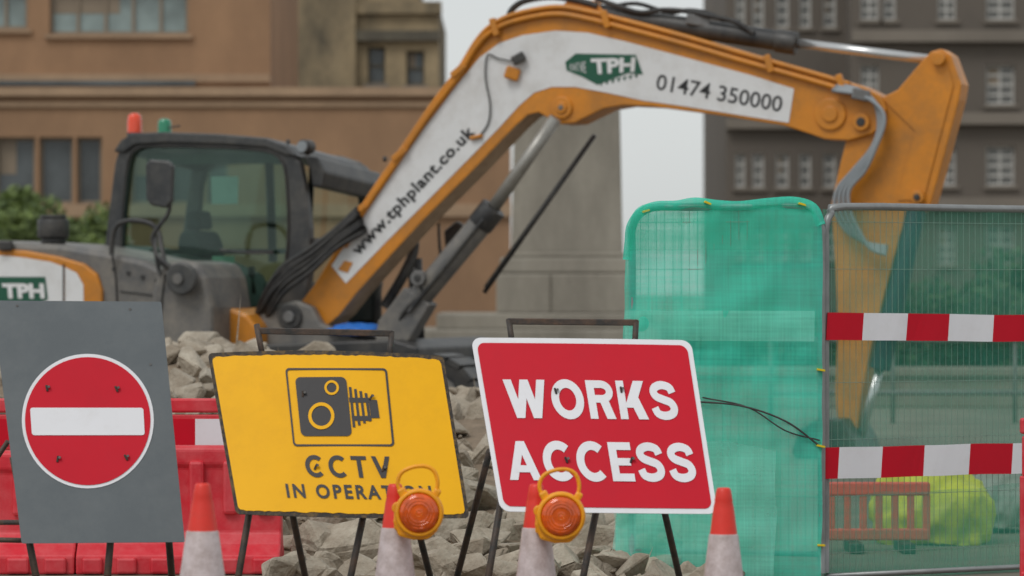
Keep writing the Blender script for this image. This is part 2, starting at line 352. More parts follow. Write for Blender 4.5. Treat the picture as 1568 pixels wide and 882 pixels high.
box('top_bar',(P(392,505,17.85)+P(600,512,17.85))/2,(.64,.03,.03),FRAME,r,ry=.02,bevel=.004)
tube('bar_post_1',P(393,497,17.85),P(402,545,17.8),.014,FRAME,r,n=8)
tube('bar_post_2',P(600,508,17.85),P(596,552,17.8),.014,FRAME,r,n=8)
for i,(a,b) in enumerate((((396,700,17.6),(352,960,17.4)),((430,700,17.7),(478,935,18.5)),((575,700,17.6),(521,960,17.4)),((612,700,17.7),(672,935,18.5)))):
    tube(f'frame_leg_{i}',P(*a),P(*b),.016,FRAME,r,n=8)
# works access sign
r=root('works_access_sign',P(910,953,17.6))
pl=Plate((721,517),(1058,521),(1099,787),(766,783),17.4,17.75,bulge=.004,bow=.006)
rr(pl,'white_plate',0,1,0,1,.045,.055,0,SWHITE,r,thick=.004)
rr(pl,'red_face',.022,.978,.03,.97,.035,.045,.003,SRED,r)
p2=pl
drawn_text('lettering_works','WORKS',lambda a,b,e:p2(.112+.78*a,.535+.222*b,.0065+e),SWHITE,r,.225,.12)
drawn_text('lettering_access','ACCESS',lambda a,b,e:p2(.070+.86*a,.18+.222*b,.0065+e),SWHITE,r,.225,.12)
for c in ((852,600),(952,598),(868,705),(968,705)): clip(pl,r,*c)
box('top_bar',(P(778,492,17.85)+P(977,494,17.85))/2,(.605,.03,.03),FRAME,r,ry=.01,bevel=.004)
tube('bar_post_1',P(779,489,17.85),P(785,530,17.8),.014,FRAME,r,n=8)
tube('bar_post_2',P(974,491,17.85),P(972,530,17.8),.014,FRAME,r,n=8)
for i,(a,b) in enumerate((((750,690,17.7),(684,945,18.4)),((925,720,17.6),(878,960,17.4)),((1003,720,17.7),(1052,935,18.5)),((775,720,17.6),(735,960,17.4)))):
    tube(f'frame_leg_{i}',P(*a),P(*b),.016,FRAME,r,n=8)
# ---------------------------------------------------------------- cones
def lathe(name,c,prof,mat,par,n=32):
    v=[];f=[]
    for (rad,z) in prof:
        for i in range(n):
            t=2*math.pi*i/n; v.append((c[0]+rad*math.cos(t),c[1]+rad*math.sin(t),c[2]+z))
    for k in range(len(prof)-1):
        for i in range(n):
            f.append([k*n+i,k*n+(i+1)%n,(k+1)*n+(i+1)%n,(k+1)*n+i])
    f.append([(len(prof)-1)*n+i for i in range(n)])
    o=add(name,v,f,mat,par,smooth=True); m=o.modifiers.new('b','BEVEL'); m.width=.003; m.limit_method='ANGLE'; m.angle_limit=.6; return o
def cone(px,tip,D,wt,wb,yred):
    base=P(px,441,D); H=EYE-(tip-441)/F*D; zr=EYE-(yred-441)/F*D
    r=root('traffic_cone',(base.x,D,0)); s=F/D
    zb=EYE-(882-441)/F*D
    rt=wt/2/s; rb=rt+(wb-wt)/2/s*H/(H-zb)
    R=lambda z: rt+(rb-rt)*(H-z)/H
    c=(base.x,D,0)
    lathe('red_tip',c,[(R(zr)+.001,zr),(R(H-.08)+.001,H-.08),(R(H-.06)-.002,H-.055),(R(H-.05)+.0,H-.05),(rt,H-.012),(rt*.85,H),(rt*.6,H),(rt*.55,H-.03)],CRED,r)
    lathe('reflective_sleeve',c,[(R(.22)+.004,.22),(R(zr)+.005,zr),(R(zr)-.004,zr+.003)],CWHITE,r)
    lathe('red_lower_body',c,[(R(.05)+.02,.035),(R(.06),.06),(R(.22),.22)],CRED,r)
    box('black_base',(base.x,D,.0225),(rb*2.9,rb*2.9,.045),RUBBER,r,bevel=.015)
    return r,H,base.x
cone(310,740,14.7,24,66,813)
cone(605,741,16.0,22,58,808)
cone(821,741,16.0,22,58,808)
cone(1108,747,15.4,23,57,818)
# ---------------------------------------------------------------- hazard lamps
def hazlamp(px,py,D):
    c=P(px,py,D); s=F/D; R=37.5/s; r=root('hazard_warning_lamp',c)
    def disc(name,prof,mat,n=40):
        v=[];f=[]
        for rad,y in prof:
            for i in range(n):
                t=2*math.pi*i/n; v.append(c+Vector((rad*R*math.cos(t),y,rad*R*math.sin(t))))
        for k in range(len(prof)-1):
            for i in range(n): f.append([k*n+i,k*n+(i+1)%n,(k+1)*n+(i+1)%n,(k+1)*n+i])
        f.append(list(range((len(prof)-1)*n,len(prof)*n)))
        o=add(name,v,f,mat,r,smooth=True); m=o.modifiers.new('b','BEVEL'); m.width=.002; m.limit_method='ANGLE'; m.angle_limit=.5; fixn(o); return o
    disc('housing_ring',[(.8,.05),(.98,.04),(1,.0),(1,-.015),(.95,-.028),(.84,-.03),(.8,-.018)],LAMPY)
    disc('amber_lens',[(.82,-.02),(.78,-.034),(.74,-.036),(.72,-.04),(.62,-.045),(.6,-.044),(.5,-.05),(.48,-.049),(.38,-.053),(.36,-.052),(.0,-.056)],LENS)
    for k in range(28):
        t=2*math.pi*k/28; a=Vector((math.cos(t),0,math.sin(t)))
        tube('lens_rib',c+a*R*.1+Vector((0,-.0545,0)),c+a*R*.74+Vector((0,-.036,0)),.0013,LENSD,r,n=6)
    pts=[(-27,-28),(-33,-44),(-28,-60),(-12,-69),(8,-71),(22,-64),(28,-48),(26,-30)]
    pipe('carry_handle',[c+Vector((x/s,.01,-y/s)) for x,y in pts],.0085,LAMPY,r)
    box('handle_lug_1',c+Vector((-25/s,.01,30/s)),(.035,.05,.045),LAMPY,r,ry=-.5,bevel=.008)
    box('handle_lug_2',c+Vector((26/s,.01,29/s)),(.03,.05,.04),LAMPY,r,ry=.5,bevel=.008)
    prism('battery_case',[c+Vector((x/s,.0,-y/s)) for x,y in((-37,-6),(-40,14),(-32,36),(-10,42),(14,41),(30,26),(20,10))],(0,.075,0),LAMPY,r,bevel=.01)
    tube('clamp_boss',c+Vector((-34/s,.06,.02)),c+Vector((-34/s,-.01,.02)),.022,LAMPY,r,n=16,bevel=.004)
    box('cone_bracket',c+Vector((-30/s,.1,-.03)),(.05,.14,.09),LAMPY,r,bevel=.01)
hazlamp(642,785,15.85); hazlamp(859,790,15.85)
# ---------------------------------------------------------------- red barriers
def barrier(px0,px1,ytop,D):
    a=P(px0,441,D); b=P(px1,441,D); zt=EYE-(ytop-441)/F*D; w=b.x-a.x; cx=(a.x+b.x)/2
    r=root('water_filled_barrier',(cx,D,0))
    prof=[(-.2,.0),(-.2,.1),(-.12,.16),(-.07,.22),(-.06,zt-.12),(-.075,zt-.1),(-.075,zt-.02),(-.06,zt),(.06,zt),(.075,zt-.02),(.075,zt-.1),(.06,zt-.12),(.07,.22),(.12,.16),(.2,.1),(.2,.0)]
    prism('moulded_body',[Vector((a.x,D+y,z)) for y,z in prof],(w,0,0),PRED,r,bevel=.012)
    n=max(2,int(w/.16))
    for i in range(n):
        x=a.x+w*(i+.5)/n
        box('moulded_rib',(x,D-.075,(zt*.5+.12)),(w/n*.45,.06,zt*.42),PRED,r,bevel=.018)
        box('base_lug',(x,D-.2,.05),(w/n*.6,.06,.09),PRED,r,bevel=.015)
    for x in(a.x+.06,b.x-.06): tube('linking_pin',(x,D,zt),(x,D,zt+.05),.025,PRED,r,bevel=.005)
    return r
def slotted(px0,px1,ytop,D,name='pedestrian_barrier',strip=True,m=PRED):
    a=P(px0,441,D); b=P(px1,441,D); zt=EYE-(ytop-441)/F*D; w=b.x-a.x; cx=(a.x+b.x)/2; r=root(name,(cx,D,0))
    box('top_rail',(cx,D,zt-.04),(w,.05,.08),m,r,bevel=.012)
    if strip:
        box('board',(cx,D,zt-.19),(w-.02,.03,.2),m,r,bevel=.008)
        x=a.x+.02;k=0
        while x<b.x-.03:
            x2=min(x+.26,b.x-.02); box('reflective_strip',((x+x2)/2,D-.018,zt-.19),(x2-x,.004,.15),SWHITE if k%2 else SRED,r); x=x2;k+=1
        zz=zt-.3
    else: zz=zt-.08
    n=int(w/.09)
    for i in range(n+1): box('slat',(a.x+.02+(w-.04)*i/n,D,(zz+.1)/2),(.042,.036,zz-.1+.02),m,r,bevel=.008)
    box('bottom_rail',(cx,D,.1),(w,.05,.07),m,r,bevel=.012)
    for x in(a.x+.15,b.x-.15): box('foot',(x,D,.03),(.08,.5,.06),RUBBER,r,bevel=.01)
    return r
slotted(-60,352,610,21.6)
barrier(-50,120,690,20.95); barrier(122,432,682,20.95)
slotted(1268,1424,738,22.6,strip=False,m=M('faded_barrier_plastic',(232,92,80),.5,var=.1,scale=3))
slotted(1562,1800,640,19.2)
# ---------------------------------------------------------------- rubble
def hgt(x,y):
    t=max(0,min(1,(y-20.3)/6.8)); t=t*t*(3-2*t)
    top=.98 if x<-2 else (.98-(x+2)/1.2*.33 if x<-.8 else .65)
    e=max(0,min(1,(1.15-x)/.7))*max(0,min(1,(x+6.5)/1.5))*max(0,min(1,(33.5-y)/3))*max(0,min(1,(y-19.3)/.5))
    lf=max(0,min(1,(y-21.4)/.8)) if x<-1.2 else 1
    return (top*t+.06)*e*lf+.07*noise.noise(Vector((x*1.7,y*1.7,0)))*e*lf
v=[];f=[];nx,ny=110,120
for j in range(ny+1):
    for i in range(nx+1):
        x=-7+8.6*i/nx;y=19.2+15.1*j/ny; v.append((x,y,hgt(x,y)+.02*noise.noise(Vector((x*9,y*9,3)))-.02))
for j in range(ny):
    for i in range(nx): a=j*(nx+1)+i; f.append([a,a+1,a+nx+2,a+nx+1])
rub=root('rubble_pile',(-2,26,0))
add('soil_mound',v,f,SOIL,rub,smooth=True)
V=[];Fc=[]
def rock(c,s):
    bm=bmesh.new()
    for k in range(random.randint(9,16)):
        d=Vector((random.gauss(0,1),random.gauss(0,1),random.gauss(0,1))).normalized()*random.uniform(.75,1)
        bm.verts.new((d.x*s*random.uniform(.9,1.1),d.y*s*.9,d.z*s*.62))
    bmesh.ops.convex_hull(bm,input=bm.verts); bmesh.ops.delete(bm,geom=[q for q in bm.verts if not q.link_faces],context='VERTS')
    bmesh.ops.bevel(bm,geom=bm.edges[:],offset=s*.05,segments=1,affect='EDGES')
    R=Matrix.Rotation(random.uniform(0,6.28),3,'Z')@Matrix.Rotation(random.uniform(-.6,.6),3,'X')@Matrix.Rotation(random.uniform(-.6,.6),3,'Y')
    b0=len(V); bm.verts.index_update()
    for q in bm.verts:
        p=R@q.co; p*=1+.1*noise.noise(p*(5/s)+c); V.append(p+c)
    for q in bm.faces: Fc.append([b0+w.index for w in q.verts])
    bm.free()
for k in range(2400):
    y=19.8+(random.random()**1.4)*11; x=random.uniform(-5,1.15)
    if x<-1.2 and y<21.6: continue
    s=.025+.24*random.random()**4.2
    if k%11==0 and x>-1.6 and y<25: s=random.uniform(.2,.38)
    if y<20.5: s=min(s,.17)
    h=hgt(x,y); rock(Vector((x,y,h+s*.12)),s)
o=add('broken_concrete_lumps',V,Fc,CONC,rub)
# ---------------------------------------------------------------- mesh fence with netting
def fence_panel(p0,p1,name,wires=.05,feet=(0,),zb=.15,wt=.0012):
    r=root(name,(p0+p1)/2); d=(p1-p0); L=d.length; u=d/L; n=Vector((u.y,-u.x,0)); H=1.98
    Q=lambda s,z,o=0: p0+u*s+Vector((0,0,z))+n*o
    R=.12
    path=[Q(0,.05)]+[Q(0,z) for z in (.6,1.2,H-R-.1,H-R)]+[Q(R*.3,H-R*.3),Q(R,H)]+[Q(L*.3,H),Q(L*.6,H),Q(L-R,H),Q(L-R*.3,H-R*.3),Q(L,H-R),Q(L,H-R-.1),Q(L,1.2),Q(L,.6),Q(L,.05)]
    pipe('frame_tube',path,.021,STEEL,r,n=3)
    tube('bottom_tube',Q(0,zb),Q(L,zb),.015,STEEL,r,n=10)
    v=[];f=[]
    def wire(a,b,t):
        dd=(b-a).normalized(); s1=u if abs(dd.z)>.5 else Vector((0,0,1)); s2=n; k=len(v)
        for q in(a,b):
            for e1,e2 in((-1,-1),(1,-1),(1,1),(-1,1)): v.append(q+s1*t*e1+s2*t*e2)
        for i in range(4): f.append([k+i,k+(i+1)%4,k+4+(i+1)%4,k+4+i])
    s=wires
    while s<L: wire(Q(s,zb),Q(s,H),wt); s+=wires
    for z in(.15,.45,.75,1.05,1.35,1.65,1.9): wire(Q(0,z,.004),Q(L,z,.004),wt*1.3)
    add('wire_mesh',v,f,WIRE,r)
    for s in feet: box('concrete_foot',Q(s*L,.05,-.28),(.2,.4,.1),CONC,r,bevel=.03)
    return r,Q,L
def net(name,Q,s0,s1,z0,z1,off,mat,par,amp=.015,seed=0,top=None,nx=60,nz=70,flare=0):
    v=[];f=[]
    for j in range(nz+1):
        for i in range(nx+1):
            s=s0+(s1-s0)*i/nx; z=z0+(z1-z0)*j/nz
            if top: z=z0+(top(s)-z0)*j/nz
            o=off+amp*noise.noise(Vector((s*5,z*1.3,seed)))+amp*.5*noise.noise(Vector((s*14,z*4,seed+9)))+amp*1.2*noise.noise(Vector((s*3+z*2,z*5-s*3,seed+4)))
            v.append(Q(s-flare*(1-i/nx)*max(0,1.8-z)/1.8+.006*noise.noise(Vector((z*4,s,seed))),z,o))
    for j in range(nz):
        for i in range(nx): a=j*(nx+1)+i; f.append([a,a+1,a+nx+2,a+nx+1])
    return add(name,v,f,mat,par,smooth=True)
a0=P(968,441,20.5); a0.z=0; a1=P(1258,441,20.2); a1.z=0
r,Q,L=fence_panel(a0,a1,'netted_fence_panel',.045,feet=(.1,))
def topf(s):
    R=.12; e=0
    q=s if s<R else (L-s if s>L-R else R)
    q=max(0,q); e=R-math.sqrt(max(0,R*R-(R-q)**2))
    return 2.0-e+.008*noise.noise(Vector((s*9,0,0)))
net('green_netting',Q,-.02,L+.01,.0,2,.03,NETL,r,.035,1,topf,flare=.07)
net('green_netting_fold',Q,-.02,L-.02,1.27,1.43,.075,NETF,r,.02,4,nz=12)
net('green_netting_rear_layer',Q,-.0,L-.24,.0,1.98,-.04,NETB,r,.04,7,flare=.06,top=lambda s:min(topf(s),1.97-.02))
net('green_netting_low_fold',Q,-.05,L*.78,.0,.72,.09,NETF,r,.05,12,top=lambda s:.72+.06*noise.noise(Vector((s*3,2,0))),flare=.03)
net('green_netting_top_fold',Q,.0,L-.03,1.75,1.97,.07,NETB,r,.02,15,nz=12,top=lambda s:topf(s)-.02)
pipe('netting_rolled_over_rail',[Q(-.02,1.7,.02),Q(-.01,1.8,.02),Q(.0,1.88,.02),Q(.05,1.95,.02),Q(.13,1.985,.02),Q(.25,1.99,.02),Q(.35,2.005,.02),Q(.48,1.99,.02),Q(.6,1.985,.02),Q(.75,2.0,.02),Q(L-.14,2.005,.02),Q(L-.04,1.97,.02),Q(L+.0,1.88,.02)],.026,NETL,r)
for s,z in((.08,1.96),(.42,2.0),(L-.1,1.99),(L,1.12),(L,.72),(L,.2)): box('cable_tie',Q(s,z,.03),(.04,.05,.01),YELM,r,rz=.2,ry=random.uniform(-.4,.4))
pipe('slack_cable',[Q(.3,.95,.05),Q(.6,.93,.06),Q(.85,.85,.06),Q(L,.72,.04)],.005,RUBBER,r)
pipe('slack_cable_2',[Q(.4,.97,.05),Q(.65,.92,.06),Q(.85,.80,.06),Q(L,.75,.04)],.004,RUBBER,r)
b0=P(1264,441,20.25); b0.z=0
dirv=Vector((P(1568,441,20.95)-P(1264,441,20.25))); dirv.z=0; dirv.normalize(); b1=b0+dirv*3.4
r,Q,L=fence_panel(b0,b1,'mesh_fence_panel',.04,feet=(1,),zb=.03,wt=.001)
net('thin_netting',Q,.0,L-.02,.0,1.965,-.03,NETR,r,.02,3)
net('thin_netting_fold',Q,.0,L-.02,.0,.5,-.07,NETB,r,.04,33,nz=20,top=lambda s:.46+.08*noise.noise(Vector((s*2,8,0))))
def board(Q,z0,z1,cuts,first,nm,slope=0):
    rr_=root(nm,Q(0.8,z0)); c=first
    for i in range(len(cuts)-1):
        s0,s1=cuts[i],cuts[i+1]; m=SRED if c else SWHITE; c=not c
        v=[];f=[];n=6
        for k in range(n+1):
            s=s0+(s1-s0)*k/n; w=.006*noise.noise(Vector((s*3,z0,5)))
            for t,e in((0,-.03),(1,.0)): v.append(Q(s+e*.4,(z0 if t==0 else z1)+w+slope*s,.035+.006*noise.noise(Vector((s*5,t,0)))))
        for k in range(n): f.append([2*k,2*k+2,2*k+3,2*k+1])
        o=add('board_section',v,f,m,rr_); q=o.modifiers.new('s','SOLIDIFY'); q.thickness=.006; q.offset=-1
def sOf(px):
    k=(px-784)/F
    return (k*b0.y-b0.x)/(dirv.x-k*dirv.y)
cu=[max(-.02,sOf(x)) for x in(1262,1317,1384,1448,1516,1580,1645,1710)]
board(Q,1.275,1.42,cu,True,'red_white_barrier_board',-.012)
cu=[max(-.03,sOf(x)) for x in(1257,1279,1346,1410,1480,1545,1610,1680)]
board(Q,.545,.71,cu,True,'red_white_barrier_board',-.003)
# ---------------------------------------------------------------- sacks behind fence
def sack(c,rad,mat,name):
    bm=bmesh.new(); bmesh.ops.create_icosphere(bm,subdivisions=5,radius=1)
    for q in bm.verts:
        d=q.co.copy(); k=1+.22*noise.noise(d*1.6+Vector(c))+.1*noise.noise(d*4)+.07*abs(noise.noise(d*9))
        q.co=Vector((d.x*rad[0]*k,d.y*rad[1]*k,max(-.3,d.z)*rad[2]*k))+Vector(c)
    me=bpy.data.meshes.new(name); bm.to_mesh(me); bm.free(); me.materials.append(mat)
    for p in me.polygons: p.use_smooth=True
    o=bpy.data.objects.new(name,me); SC.collection.objects.link(o); return o
c=P(1425,441,23.4); sack((c.x,c.y,.12),(.36,.35,.36),YBAG,'rubble_sack')
c=P(1522,441,24.5); sack((c.x,c.y,.12),(.25,.3,.27),M('white_sack_plastic',(150,156,148),.6,var=.1),'rubble_sack')
# ---------------------------------------------------------------- excavator
ex=root('excavator',P(400,689,37.5))
B=Plane(480,36.75,19); W=.42
top=[(458,466),(480,438),(520,372),(560,308),(600,250),(650,180),(700,112),(720,78),(738,52),(765,32),(800,16),(850,8),(900,14),(960,28),(1050,52),(1150,82),(1250,112),(1320,132),(1348,146),(1357,166),(1352,190),(1335,205)]
bot=[(1300,215),(1262,213),(1240,205),(1200,192),(1100,176),(1000,163),(955,161),(925,166),(900,178),(880,188),(858,190),(843,183),(825,172),(808,176),(790,192),(770,213),(725,260),(650,335),(590,400),(545,450),(520,482),(500,500),(478,486)]
poly=top+bot; nt_=len(top)
prism('boom',[B(x,y,0) for x,y in poly],B.n*W,[ORANGE,DUSTY],ex,bevel=.012,sideidx=lambda i:1 if i>=nt_+12 else 0)
wp=[(508,407),(560,328),(600,268),(650,196),(700,130),(735,88),(765,66),(800,54),(850,47),(900,50),(960,64),(1050,88),(1150,115),(1216,136),(1208,188),(1150,179),(1050,163),(985,154),(930,142),(880,133),(845,133),(818,142),(795,162),(765,195),(725,236),(650,312),(590,372),(530,434)]
add('white_livery_panel',[B(x,y,-.006) for x,y in wp],[list(range(len(wp)))],WHITE,ex)
text_on('lettering_phone','01474 350000',quadfn(B,(1004,137),(1196,172),(1200,148),(1008,113),-.010),BLACKTXT,ex,.008)
text_on('lettering_web','www.tphplant.co.uk',quadfn(B,(553,397),(733,207),(716,190),(536,380),-.010),BLACKTXT,ex,.034,1.1)
add('logo_green',[B(x,y,-.010) for x,y in[(866,95),(882,82),(974,84),(985,114),(962,112),(915,130),(893,118),(868,108)]],[list(range(8))],GREEN,ex)
text_on('logo_lettering','TPH',quadfn(B,(908,114),(972,110),(974,88),(905,90),-.014),WHITE,ex,.04)
text_on('logo_small','PLANT HIRE',quadfn(B,(872,107),(898,112),(897,94),(874,98),-.014),WHITE,ex,.0)
for i in range(7): add('logo_teeth',[B(918+i*9+a,127-i*2.0+b,-.012) for a,b in((0,0),(6,-3),(3,5))],[[0,1,2]],GREEN,ex)
pp=[(530,378),(545,345),(575,298),(615,240),(660,174),(702,118),(728,76),(750,52),(785,34),(850,22),(905,30),(960,44),(1050,68),(1150,97),(1250,125),(1300,140)]
pipe('boom_pipe_1',[B(x,y,-.035) for x,y in pp],.027,ORANGE,ex)
pipe('boom_pipe_2',[B(x+2,y-11,-.03) for x,y in pp],.024,ORANGE,ex)
pipe('boom_pipe_3',[B(x+4,y-6,.2) for x,y in pp[6:]],.024,ORANGE,ex)
for x,y in((615,236),(705,108),(760,42),(930,30),(1180,98),(1290,128),(553,322)):
    box('pipe_clamp',B(x,y,-.05),(.06,.06,.17),ORANGE,ex,rz=-.33,ry=-.3 if x>730 else .9,bevel=.01)
def boss(px,py,rp,m,off=-.03,th=.06,nm='pivot_boss'):
    rad=rp/165; tube(nm,B(px,py,off),B(px,py,off+th),rad,m,ex,n=28,bevel=.008)
boss(1272,175,24,ORANGE,-.03); boss(1272,175,12,ORANGE,-.05); boss(1320,187,13,ORANGE,-.05,.08); boss(1320,187,7,BLACK,-.06,.08)
boss(861,165,17,ORANGE,-.03); boss(861,165,9,ORANGE,-.05,.1); boss(861,165,4,DGREY,-.06,.1); boss(455,490,18,BLACK,-.1,.2)
boss(1437,90,10,ORANGE,-.03); boss(1405,302,10,ORANGE,-.03); boss(1405,302,5,BLACK,-.05)
box('work_light',B(797,90,-.06),(.13,.08,.09),BLACK,ex,ry=-.5,bevel=.015); box('light_bracket',B(787,113,-.05),(.14,.06,.12),ORANGE,ex,ry=.3,bevel=.02)
pipe('light_cable',[B(790,95,-.03),(B(765,90,-.03)),B(748,85,-.03),B(745,120,-.03),B(752,160,-.03),B(748,190,-.02),B(732,212,-.02)],.008,BLACK,ex)
pipe('light_cable_clip',[B(722,212,-.03),B(740,208,-.03)],.02,ORANGE,ex)
add('orange_label',[B(x,y,-.012) for x,y in((518,413),(528,399),(541,402),(533,418))],[[0,1,2,3]],ORANGE,ex)
# stick
st=[(1346,150),(1372,137),(1410,92),(1424,78),(1439,74),(1454,84),(1470,128),(1466,152),(1445,232),(1422,314),(1396,330),(1376,360),(1352,450),(1334,520),(1316,610),(1308,672),(1296,690),(1282,676),(1276,600),(1280,500),(1276,400),(1270,312),(1284,250),(1293,214),(1325,205)]
prism('stick',[B(x,y,.06) for x,y in st],B.n*.32,ORANGE,ex,bevel=.012)
add('stick_cheek',[B(x,y,.045) for x,y in((1350,152),(1374,141),(1412,95),(1428,82),(1445,84),(1458,130),(1412,306),(1372,306),(1400,200))],[list(range(9))],ORANGE,ex)
tube('stick_ram_barrel',B(905,19,.2),B(1208,64,.2),.095,BLACK,ex,bevel=.01)
tube('stick_ram_gland',B(1180,60,.2),B(1212,65,.2),.108,BLACK,ex,bevel=.01)
tube('stick_ram_rod',B(1200,63,.2),B(1420,90,.2),.045,CHROME,ex)
tube('stick_ram_eye',B(1437,90,.05),B(1437,90,.4),.07,ORANGE,ex)
prism('ram_bracket',[B(x,y,.1) for x,y in((850,12),(868,-4),(905,0),(925,22),(905,30),(860,26))],B.n*.2,ORANGE,ex,bevel=.01)
pipe('ram_hose_1',[B(772,28,.1),B(780,12,.1),B(800,0,.1),B(840,-6,.1),B(880,0,.1),B(910,8,.1)],.03,RUBBER,ex)
pipe('ram_hose_2',[B(905,-4,.15),B(940,8,.1),B(975,18,.1),B(1010,14,.1),B(1045,16,.1),B(1085,24,.1),B(1120,32,.1),B(1150,50,.1)],.024,RUBBER,ex)
pipe('ram_hose_3',[B(915,8,.3),B(960,2,.3),B(1010,16,.3),B(1040,12,.3),B(1075,18,.3),B(1110,36,.3),B(1160,44,.3)],.02,RUBBER,ex)
box('ram_valve',B(1062,30,.15),(.22,.12,.1),MGREY,ex,ry=.15,bevel=.01)
for k in range(4):
    d=k*7
    pts=[(1285-k*2,130+k*3),(1318+d*.3,138+k*3),(1340+d*.6,155+k*4),(1348+d*.5,190),(1338+d*.4,225),(1308+d,262),(1284+d,292),(1282+d*1.2,325),(1300+d,355),(1330+d*.4,372+k*3),(1362,378+k*4)]
    pipe('nose_hose',[B(x,y,-.06-.02*k) for x,y in pts],.019,HOSE,ex)
box('hose_clamp',B(1322,146,-.1),(.16,.1,.1),MGREY,ex,ry=.2,bevel=.01)
NAVY=M('ram_blue_black',(36,50,68),.45,var=.2,scale=3)
tube('bucket_ram_barrel',B(1398,318,.12),B(1343,566,.12),.095,NAVY,ex,bevel=.01)
tube('bucket_ram_rod',B(1343,560,.12),B(1312,670,.12),.045,CHROME,ex)
bk=[(1318,672),(1300,640),(1262,640),(1235,655),(1222,690),(1228,700),(1260,700),(1300,700),(1325,700)]
prism('digging_bucket',[B(x,min(y,700),-.25) for x,y in bk],B.n*.9,BLACK,ex,bevel=.02)
# lift rams
tube('lift_ram_barrel',B(628,482,-.14),B(758,326,-.14),.115,DGREY,ex,bevel=.01); tube('lift_ram_rod',B(758,326,-.14),B(858,182,-.14),.062,RODG,ex)
tube('lift_ram_gland',B(742,345,-.14),B(764,318,-.14),.128,BLACK,ex,bevel=.01)
tube('lift_ram_far',B(708,448,.62),B(880,203,.62),.022,BLACK,ex); tube('lift_ram_far_2',B(705,440,.7),B(872,205,.7),.016,DGREY,ex)
prism('lift_ram_mount',[B(x,y,-.24) for x,y in((592,492),(632,440),(672,466),(640,520),(612,540),(588,520))],B.n*.22,DGREY,ex,bevel=.015)
boss(656,426,12,MGREY,-.3,.1,'grease_fitting'); boss(656,426,6,BLACK,-.31,.1,'grease_fitting_cap')
pipe('ram_hose',[B(645,410,-.2),B(655,432,-.24),B(660,450,-.24),B(640,470,-.26),B(618,500,-.2)],.02,RUBBER,ex)
pipe('ram_side_pipe',[B(640,478,-.27),B(700,405,-.27),B(748,345,-.27),B(752,335,-.24)],.016,BLACK,ex)
prism('boom_foot_bracket',[B(x,y,-.16) for x,y in((384,530),(405,482),(440,466),(462,460),(486,470),(500,495),(560,520),(560,560),(384,560))],B.n*.14,DGREY,ex,bevel=.02)
prism('boom_foot_bracket_far',[B(x,y,W+.02) for x,y in((384,530),(405,482),(440,466),(462,460),(486,470),(500,495),(560,520),(560,560),(384,560))],B.n*.14,BLACK,ex,bevel=.02)
boss(455,485,20,BLACK,-.2,.05); boss(455,485,9,MGREY,-.23,.05)
for k in range(8):
    dx=random.uniform(-9,9)
    pipe('hose_bundle',[B(552+k*2,318+k*5,-.06-.02*(k%3)),B(520+dx*.3,352+k*4,-.12),B(480+dx,385+k*4.5,-.2),B(442+dx,412+k*5,-.22),B(418+dx,450+k*4,-.18),B(404+dx,490,-.1),B(400+dx,530,-.05)],.024,RUBBER,ex)
# cab
C=Plane(452,37.35,26); bvec=Vector((C.n.x,C.n.y,0))
out=[(158,392),(166,330),(176,250),(184,222),(205,209),(250,207),(340,210),(410,216),(440,226),(458,248),(466,285),(474,350),(474,420),(466,470),(440,520),(158,520)]
inn=[(184,392),(188,330),(194,262),(200,238),(214,226),(252,224),(338,226),(404,231),(424,238),(436,256),(440,290),(442,345),(438,400),(424,440),(392,496),(184,496)]
def ring(nm,off,th,m,dz=0):
    n=len(out); D_=Vector((0,0,dz))
    v=[C(x,y,off)+D_ for x,y in out]+[C(x,y,off)+D_ for x,y in inn]; v+=[q+bvec*th for q in v]
    f=[]
    for i in range(n):
        j=(i+1)%n; f+=[[i,j,j+n,i+n],[i+2*n,i+3*n,j+3*n,j+2*n],[i,i+2*n,j+2*n,j],[i+n,j+n,j+3*n,i+3*n]]
    o=add(nm,v,f,m,ex,bevel=.012); fixn(o)
CABM=M('cab_frame_black',(50,52,54),.4,var=.2,scale=4,bump=.04,dirt=(118,114,106),damt=.4,dscale=3,dthr=.52)
ring('cab_side_frame',0,.1,CABM); ring('cab_far_frame',1.45,.08,CABM,-.1)
add('cab_glass',[C(x,y,.05) for x,y in inn],[list(range(len(inn)))],CABGL,ex)
add('cab_far_glass',[C(x,y,1.5)+Vector((0,0,-.1)) for x,y in inn],[list(range(len(inn)))],CABGL2,ex)
pipe('door_seal',[C(x,y,-.005) for x,y in inn]+[C(184,392,-.005)],.014,RUBBER,ex,n=2)
rf=[(176,232),(188,214),(206,204),(252,202),(340,205),(412,211),(442,222),(458,240),(440,238),(410,226),(340,221),(252,219),(208,222),(192,234)]
prism('cab_roof',[C(x,y,-.04) for x,y in rf],bvec*1.65+Vector((0,0,-.16)),CABM,ex,bevel=.02)
tube('front_post',C(583-120,330,1.5),C(583-118,520,1.5),.06,CABM,ex,n=8)
prism('cab_front_hatch',[C(x,y,.1) for x,y in((455,236),(478,240),(490,262),(486,286),(470,286),(466,260))],bvec*1.3+Vector((0,0,-.12)),CABM,ex,bevel=.02)
box('cab_waist_rail',C(474,372,.8),(.08,1.5,.1),CABM,ex,rz=-.45,bevel=.01)
add('cab_floor',[C(170,492,0.05),C(460,492,.05),C(460,492,1.5),C(170,492,1.5)],[[0,1,2,3]],BLACK,ex)
prism('seat_back',[C(x,y,.6) for x,y in((225,440),(222,370),(226,352),(250,352),(258,372),(264,430),(310,438),(318,470),(225,480))],bvec*.5,SEAT,ex,bevel=.05)
prism('seat_headrest',[C(x,y,.7) for x,y in((226,350),(228,322),(246,320),(250,350))],bvec*.3,SEAT,ex,bevel=.04)
box('control_console',C(375,462,.9),(.45,.35,.4),DGREY,ex,rz=-.45,bevel=.04)
